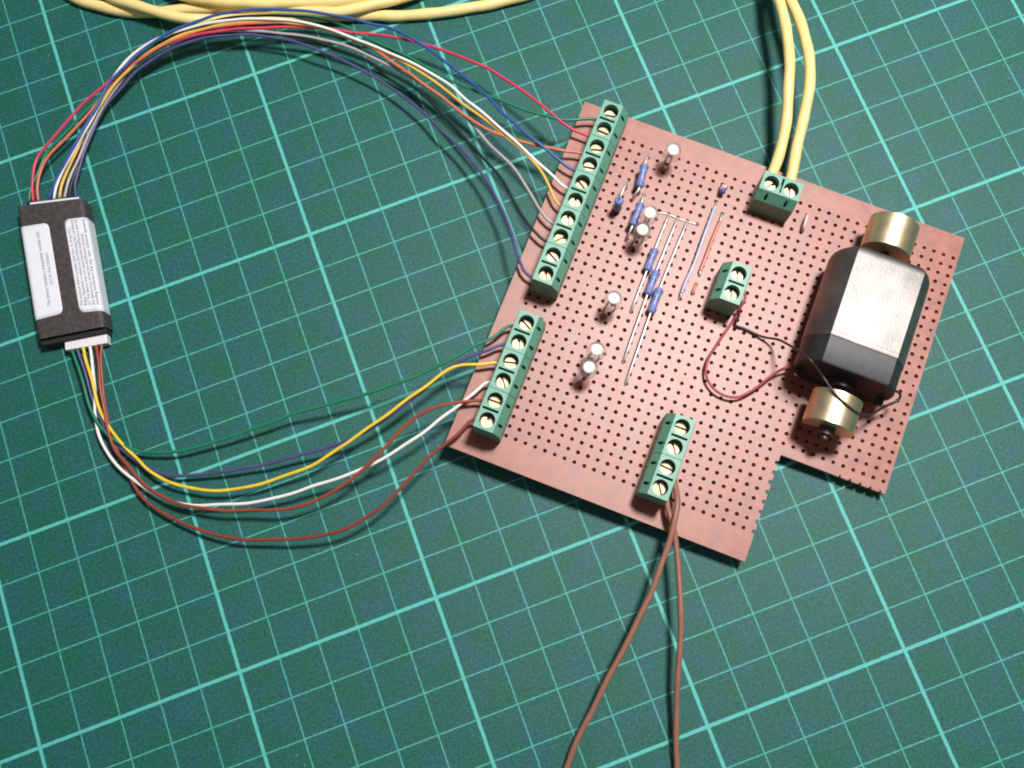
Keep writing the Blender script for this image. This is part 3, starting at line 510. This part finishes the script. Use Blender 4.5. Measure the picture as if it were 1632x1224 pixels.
# ------------------------------------------------------------------ motor lying on the board
MOT = empty('electric_motor', BM @ Matrix.Translation((7.02, 0, 0.006)))
tag(MOT, 'silver flat-sided motor with brass weights at both ends lying on the board', 'motor')
def motor_prof(s=1.0, n=14):
    R0, H = 1.21 * s, 0.90 * s; a = math.acos(H / R0); fw = math.sqrt(R0 * R0 - H * H); pts = []
    for side in (1, -1):
        for k in range(n + 1):
            t = -(math.pi / 2 - a) + (math.pi - 2 * a) * k / n
            x, z = R0 * math.cos(t), R0 * math.sin(t)
            pts.append((x, z) if side == 1 else (-x, -z))
    return pts
def loft(bm, rings):
    V = [[bm.verts.new(p) for p in r] for r in rings]
    for i in range(len(V) - 1):
        n = len(V[i])
        for k in range(n): bm.faces.new((V[i][k], V[i][(k + 1) % n], V[i + 1][(k + 1) % n], V[i + 1][k]))
    bm.faces.new(V[0][::-1]); bm.faces.new(V[-1])
CZ = 0.90
def mring(s, y): return [(x, y, CZ + z) for x, z in motor_prof(s)]
bm = bmesh.new(); loft(bm, [mring(.99, 4.66), mring(1, 4.68), mring(1, 4.765), mring(.992, 4.775), mring(.992, 4.785), mring(1, 4.795), mring(1, 6.80), mring(.993, 6.87), mring(.972, 6.94), mring(.94, 6.99), mring(.90, 7.02)])
for f in bm.faces: f.smooth = False
can = obj('can', bm, M['can'], MOT); tag(can, 'shiny zinc plated steel can with a flat top')
def smooth_by_angle(o, deg=28):
    for p in o.data.polygons: p.use_smooth = True
    o.data.set_sharp_from_angle(angle=math.radians(deg))
smooth_by_angle(can)
bevel(can, 0.035, 3)
bm = bmesh.new(); loft(bm, [mring(.96, 3.98), mring(.985, 4.03), mring(.985, 4.655)]); cap = obj('end_cap', bm, M['cap'], MOT); smooth_by_angle(cap)
tag(cap, 'black plastic end cap')
bm = bmesh.new(); prism(bm, [(x, CZ + z) for x, z in circ(0, 0, 0.33, 24)], 'y', 3.80, 3.99); o = obj('bearing_boss', bm, M['cap'], cap); smooth_by_angle(o)
for s in (-1, 1):
    bm = bmesh.new(); box(bm, s * 1.0 - 0.10, s * 1.0 + 0.10, 3.78, 4.0, CZ - 0.20, CZ - 0.17); obj('solder_tab', bm, M['shaft'], cap)
bm = bmesh.new(); prism(bm, [(x, CZ + z) for x, z in circ(0, 0, 0.32, 24)], 'y', 7.0, 7.14); o = obj('bearing_boss', bm, M['can'], can); smooth_by_angle(o)
bm = bmesh.new(); prism(bm, [(x, CZ + z) for x, z in circ(0, 0, 0.10, 20)], 'y', 2.50, 8.52); o = obj('shaft', bm, M['shaft'], MOT); smooth_by_angle(o); tag(o, 'dark steel shaft')
def weight(y0, y1, rot, label):
    r = 0.60; n = 36; lo = math.radians(-38); pts = [(r * math.cos(lo + (math.pi - 2 * lo) * k / n), r * math.sin(lo + (math.pi - 2 * lo) * k / n)) for k in range(n + 1)]
    pts += [(-0.15, -0.17), (0.15, -0.17)]
    c_, s_ = math.cos(rot), math.sin(rot); pts = [(x * c_ - z * s_, CZ + x * s_ + z * c_) for x, z in pts]
    cut = bmesh.new(); prism(cut, [(x, CZ + z) for x, z in circ(0, 0, 0.112, 20)], 'y', y0 - 1, y1 + 1)
    bs = bmesh.new(); prism(bs, pts, 'y', y0, y1)
    o = link('eccentric_weight', boolean(bs, cut), M['brass'], MOT); smooth_by_angle(o, 30); bevel(o, 0.018, 2); tag(o, label)
weight(7.42, 8.26, 0.05, 'brass weight at the end nearest the board corner')
weight(2.78, 3.58, 0.0, 'brass weight at the wired end of the motor')
# hub collar, dark, at the wired end
bm = bmesh.new(); prism(bm, [(x, CZ + z) for x, z in circ(0, 0, 0.20, 20)], 'y', 2.60, 2.90); o = obj('shaft_collar', bm, M['shaft'], MOT); smooth_by_angle(o)

# ------------------------------------------------------------------ transmitter module
MM = Matrix.Translation((3.7865, -8.7470, 0)) @ Matrix.Rotation(-0.10109, 4, 'Z') @ Matrix.Translation((-0.08, 0, 0))
MOD = empty('transmitter_module', MM)
tag(MOD, 'small dark grey box module with two white labels, wires at both ends', 'module')
HW, HH, RC, RB = 0.88, 0.53, 0.13, 0.04
def section(off=0.0):
    # rounded rectangle, open list from the bottom left, over the top, to the bottom right
    pts = []; w, hh, r = HW + off, HH + off, RC + off
    for cx, cz, t0, r in ((-(w - RB), RB, 270, RB), (-(w - r), hh - r, 180, r), (w - r, hh - r, 90, r), (w - RB, RB, 0, RB)):
        for k in range(7):
            t = math.radians(t0 - 90 * k / 6)
            pts.append((cx + (r * math.cos(t)), cz + (r * math.sin(t))))
    return pts
def ytop(x): return 1.84 - 0.142 * x
def ybot(x): return -1.84 - 0.060 * x
sec = section()
bm = bmesh.new(); N = 16; rings = []
for i in range(N + 1):
    t = i / N; rings.append([(x, ybot(x) + (ytop(x) - ybot(x)) * t, 0.002 + z) for x, z in sec])
V = [[bm.verts.new(p) for p in r] for r in rings]; n = len(sec)
for i in range(N):
    for k in range(n): bm.faces.new((V[i][k], V[i][(k + 1) % n], V[i + 1][(k + 1) % n], V[i + 1][k]))
# open mouths: the sleeve wall turns inwards at both ends
for ring, sgn in ((rings[0], 1), (rings[-1], -1)):
    src = V[0] if sgn == 1 else V[-1]
    inner = [bm.verts.new((p[0] * 0.972, p[1], HH / 2 + (p[2] - HH / 2) * 0.94)) for p in ring]; deep = [bm.verts.new((p[0] * 0.972, p[1] + sgn * 0.05, HH / 2 + (p[2] - HH / 2) * 0.94)) for p in ring]
    for k in range(n):
        j = (k + 1) % n; bm.faces.new((src[k], src[j], inner[j], inner[k])); f = bm.faces.new((inner[k], inner[j], deep[j], deep[k])); f.material_index = 1
    f = bm.faces.new(deep); f.material_index = 1
case = obj('case', bm, [M['case'], M['void']], MOD); smooth_by_angle(case, 40); tag(case, 'dark grey sleeve with rounded long edges')
# stickers follow the sleeve round its long edges
def sticker(u0, u1, y0, y1, inner, label):
    s = section(0.006); 
    # arc-length along the section
    acc = [0]; 
    for i in range(1, len(s)): acc.append(acc[-1] + math.hypot(s[i][0] - s[i - 1][0], s[i][1] - s[i - 1][1]))
    def at(u):
        for i in range(1, len(s)):
            if acc[i] >= u: t = (u - acc[i - 1]) / max(1e-9, acc[i] - acc[i - 1]); return (s[i - 1][0] + (s[i][0] - s[i - 1][0]) * t, s[i - 1][1] + (s[i][1] - s[i - 1][1]) * t)
        return s[-1]
    bm = bmesh.new(); NU = 44; rr = 0.14; cols = []
    for i in range(NU + 1):
        t = i / NU; t = t ** 1.0; u = u0 + (u1 - u0) * t; x, z = at(u)
        d = (u1 - u) if inner == 'end' else (u - u0); e = 0.0
        if d < rr: e = rr - math.sqrt(max(0, rr * rr - (rr - d) ** 2))
        ya, yb = y0(x) + e, y1(x) - e
        cols.append([(x, ya + (yb - ya) * j / 20, 0.003 + z) for j in range(21)])
    V = [[bm.verts.new(p) for p in c] for c in cols]
    for i in range(NU):
        for j in range(20): bm.faces.new((V[i][j], V[i + 1][j], V[i + 1][j + 1], V[i][j + 1]))
    o = obj('label_sticker', bm, M['paper'], MOD, True); md = o.modifiers.new('thick', 'SOLIDIFY'); md.thickness = 0.006; md.offset = -1
    tag(o, label); return o
def total():
    s = section(0.006); return sum(math.hypot(s[i][0] - s[i - 1][0], s[i][1] - s[i - 1][1]) for i in range(1, len(s)))
TL = total(); HALF = TL / 2     # HALF is the middle of the top face
# start on the flank, end on the top at a given x
stL = sticker(0.30, HALF - 0.11, lambda x: -1.27 + 0.0 * x, lambda x: 1.29 - 0.10 * (x + 0.2), 'end', 'white label with one long line of print on the left of the module')
stR = sticker(HALF + 0.305, TL - 0.06, lambda x: -1.36 - 0.16 * (x - 0.24), lambda x: 1.27 - 0.14 * (x - 0.2), 'start', 'white label full of small print on the right of the module')
def text(body, size, x, y, parent, length):
    cu = bpy.data.curves.new('t', 'FONT'); cu.body = body; cu.size = size; cu.resolution_u = 2
    to = bpy.data.objects.new('t', cu); COL.objects.link(to)
    dg = bpy.context.evaluated_depsgraph_get(); me = bpy.data.meshes.new_from_object(to.evaluated_get(dg)); bpy.data.objects.remove(to)
    w = max(v.co.x for v in me.vertices) - min(v.co.x for v in me.vertices)
    for v in me.vertices:
        tx, ty = v.co.x * length / w, v.co.y
        v.co = Vector((x - ty, y + tx, 0))
    for v in me.vertices:
        t = (v.co.y - ybot(v.co.x)) / (ytop(v.co.x) - ybot(v.co.x))
        z = 0.003 + HH + 0.006
        ex = abs(v.co.x) - (HW - RC)
        if ex > 0: z = 0.003 + HH - RC + math.sqrt(max(0.0001, (RC + 0.012) ** 2 - min(ex, RC) ** 2))
        v.co.z = z + 0.003
    me.materials.clear(); o = link('printed_line', me, M['ink'], parent); o['kind'] = 'stuff'; return o
text('This device contains a transmitter module with', 0.125, -0.39, -1.0, stL, 2.1)
text('FCC ID: XXX XXXXXX', 0.11, -0.245, -0.42, stL, 0.88)
for i, (ln, ll) in enumerate((('The enclosed device complies with Part 15 of the FCC', 2.2), ('Rules. Operation is subject to the following two conditions:', 2.42), ('(1) This device may not cause harmful interference and (2)', 2.40), ('this device must accept any interference received,', 2.0), ('including interference that may cause undesired operation.', 2.42))):
    text(ln, 0.106, 0.425 + i * 0.100, -1.20 - 0.02 * i, stR, ll)
# white plugs in the mouths
def plug(x0, x1, y0, y1, z0, z1, pins, face):
    base = bmesh.new(); cut = bmesh.new(); box(base, x0, x1, y0, y1, z0, z1)
    for k in range(pins):
        cx = x0 + (x1 - x0) * (k + 0.5) / pins; 
        if face < 0: box(cut, cx - 0.05, cx + 0.05, y0 - 0.2, y0 + 0.10, (z0 + z1) / 2 - 0.05, (z0 + z1) / 2 + 0.05)
        else: box(cut, cx - 0.05, cx + 0.05, y1 - 0.10, y1 + 0.2, (z0 + z1) / 2 - 0.05, (z0 + z1) / 2 + 0.05)
    o = link('wire_plug', boolean(base, cut), M['plug'], MOD); bevel(o, 0.012); return o
bm = bmesh.new(); prism(bm, [(-0.86, -1.5), (-0.86, -1.93), (0.84, -2.03), (0.84, -1.5)], 'z', 0.03, 0.40)
o = obj('inner_tray', bm, M['void'], MOD); bevel(o, 0.03); tag(o, 'black inner tray showing at the lower mouth of the sleeve')
p_ = plug(-0.12, 0.97, -2.19, -1.80, 0.09, 0.32, 6, -1); p_.rotation_euler.z = -0.085; p_.location = (0.0, 0.0, 0); tag(p_, 'white plug the lower six wires come out of')
p_ = plug(-0.80, 0.50, 1.60, 1.90, 0.08, 0.49, 9, 1); p_.rotation_euler.z = -0.141; tag(p_, 'white plug the upper nine wires come out of')

# ------------------------------------------------------------------ wires
def wire(name, key, r, m_, label, cat='wire', group=None, sm=4, seg=10, step=0.08):
    # hand-bent: small uneven bends along the run and a slightly uneven coat of insulation
    ph = [random.uniform(0, 6.28) for _ in range(6)]; amp = min(0.16 * r, 0.0065)
    pts = relax(catmull(LAY[key], step), sm); s = 0.0; rad = []
    for i, p in enumerate(pts):
        if i: s += (pts[i] - pts[i - 1]).length
        if 4 < i < len(pts) - 8: pts[i] = p + Vector((math.sin(s * 2.1 + ph[0]) + math.sin(s * 4.7 + ph[1]), math.sin(s * 2.6 + ph[2]) + math.sin(s * 5.3 + ph[3]), 0.5 * math.sin(s * 3.1 + ph[4]))) * amp
        rad.append(r * (1 + 0.03 * math.sin(s * 7 + ph[5]) + random.uniform(-0.012, 0.012)))
    bm = bmesh.new(); add_tube(bm, pts, rad, seg); o = obj(name, bm, m_, None, True); tag(o, label, cat, group); return o
GU = 'nine coloured wires from the module to the long terminal strip'
U = [('green', 'green', 'thin green wire to the topmost screw of the long terminal strip'), ('red', 'red', 'red wire arching to the second screw of the long terminal strip'), ('orange', 'orange', 'orange wire to the third screw of the long terminal strip'),
     ('blue', 'blue', 'blue wire riding over the yellow cable to the long terminal strip'), ('white', 'white', 'white wire in the upper bundle to the long terminal strip'), ('yellow', 'yellow', 'ochre yellow wire beside the white one in the upper bundle'),
     ('grey', 'grey', 'pale grey wire in the upper bundle, above the black wire'), ('black', 'black', 'black wire in the upper bundle to the long terminal strip'), ('purple', 'purple', 'violet wire to the lowest screw of the long terminal strip')]
for k, m_, lb in U: wire('hookup_wire', 'u_' + k, 0.039, WM[m_], lb, 'wire', GU)
GL = 'six coloured wires from the module to the six-screw terminal strip'
for k, m_, lb in [('green', 'green', 'green wire, uppermost of the lower six from the module'), ('violet', 'purple', 'violet wire passing under the yellow one in the lower bundle'), ('yellow', 'yellow2', 'bright yellow wire sweeping to the six-screw terminal strip'),
                  ('white', 'white', 'white wire in the lower bundle, below the yellow one'), ('brown', 'brown', 'brown wire crossing over the white one in the lower bundle'), ('darkbrown', 'brown2', 'brown wire hanging lowest of the lower bundle')]:
    wire('hookup_wire', 'l_' + k, 0.042, WM[m_], lb, 'wire', GL)
wire('power_wire', 'bp_a', 0.072, WM['pair'], 'thick brown wire running down to the left from the four-screw terminal', 'wire', 'pair of thick brown wires')
wire('power_wire', 'bp_b', 0.070, WM['pair'], 'thick brown wire running straight down from the four-screw terminal', 'wire', 'pair of thick brown wires')
GY = 'pale yellow cable strands'
wire('yellow_cable', 'y_l', 0.140, WM['cable'], 'left of two pale yellow leads rising from the top edge terminal', 'cable', GY, seg=16)
wire('yellow_cable', 'y_r', 0.140, WM['cable'], 'right of two pale yellow leads rising from the top edge terminal', 'cable', GY, seg=16)
wire('yellow_cable', 'y_a', 0.150, WM['cable'], 'pale yellow cable entering leftmost and crossing under the others at the top', 'cable', GY, seg=16)
wire('yellow_cable', 'y_b', 0.150, WM['cable'], 'pale yellow cable lying lowest along the top and leaving to the right', 'cable', GY, seg=16)
wire('yellow_cable', 'y_c', 0.150, WM['cable'], 'pale yellow cable just peeking in at the very top', 'cable', GY, seg=16)
wire('motor_lead', 'm_black', 0.030, WM['motor_black'], 'thin black lead looping over the brass weight of the motor', 'wire', 'two motor leads', step=0.05)
wire('motor_lead', 'm_red', 0.033, WM['motor_red'], 'thin dark red lead curling from the middle terminal to the motor', 'wire', 'two motor leads', step=0.05)
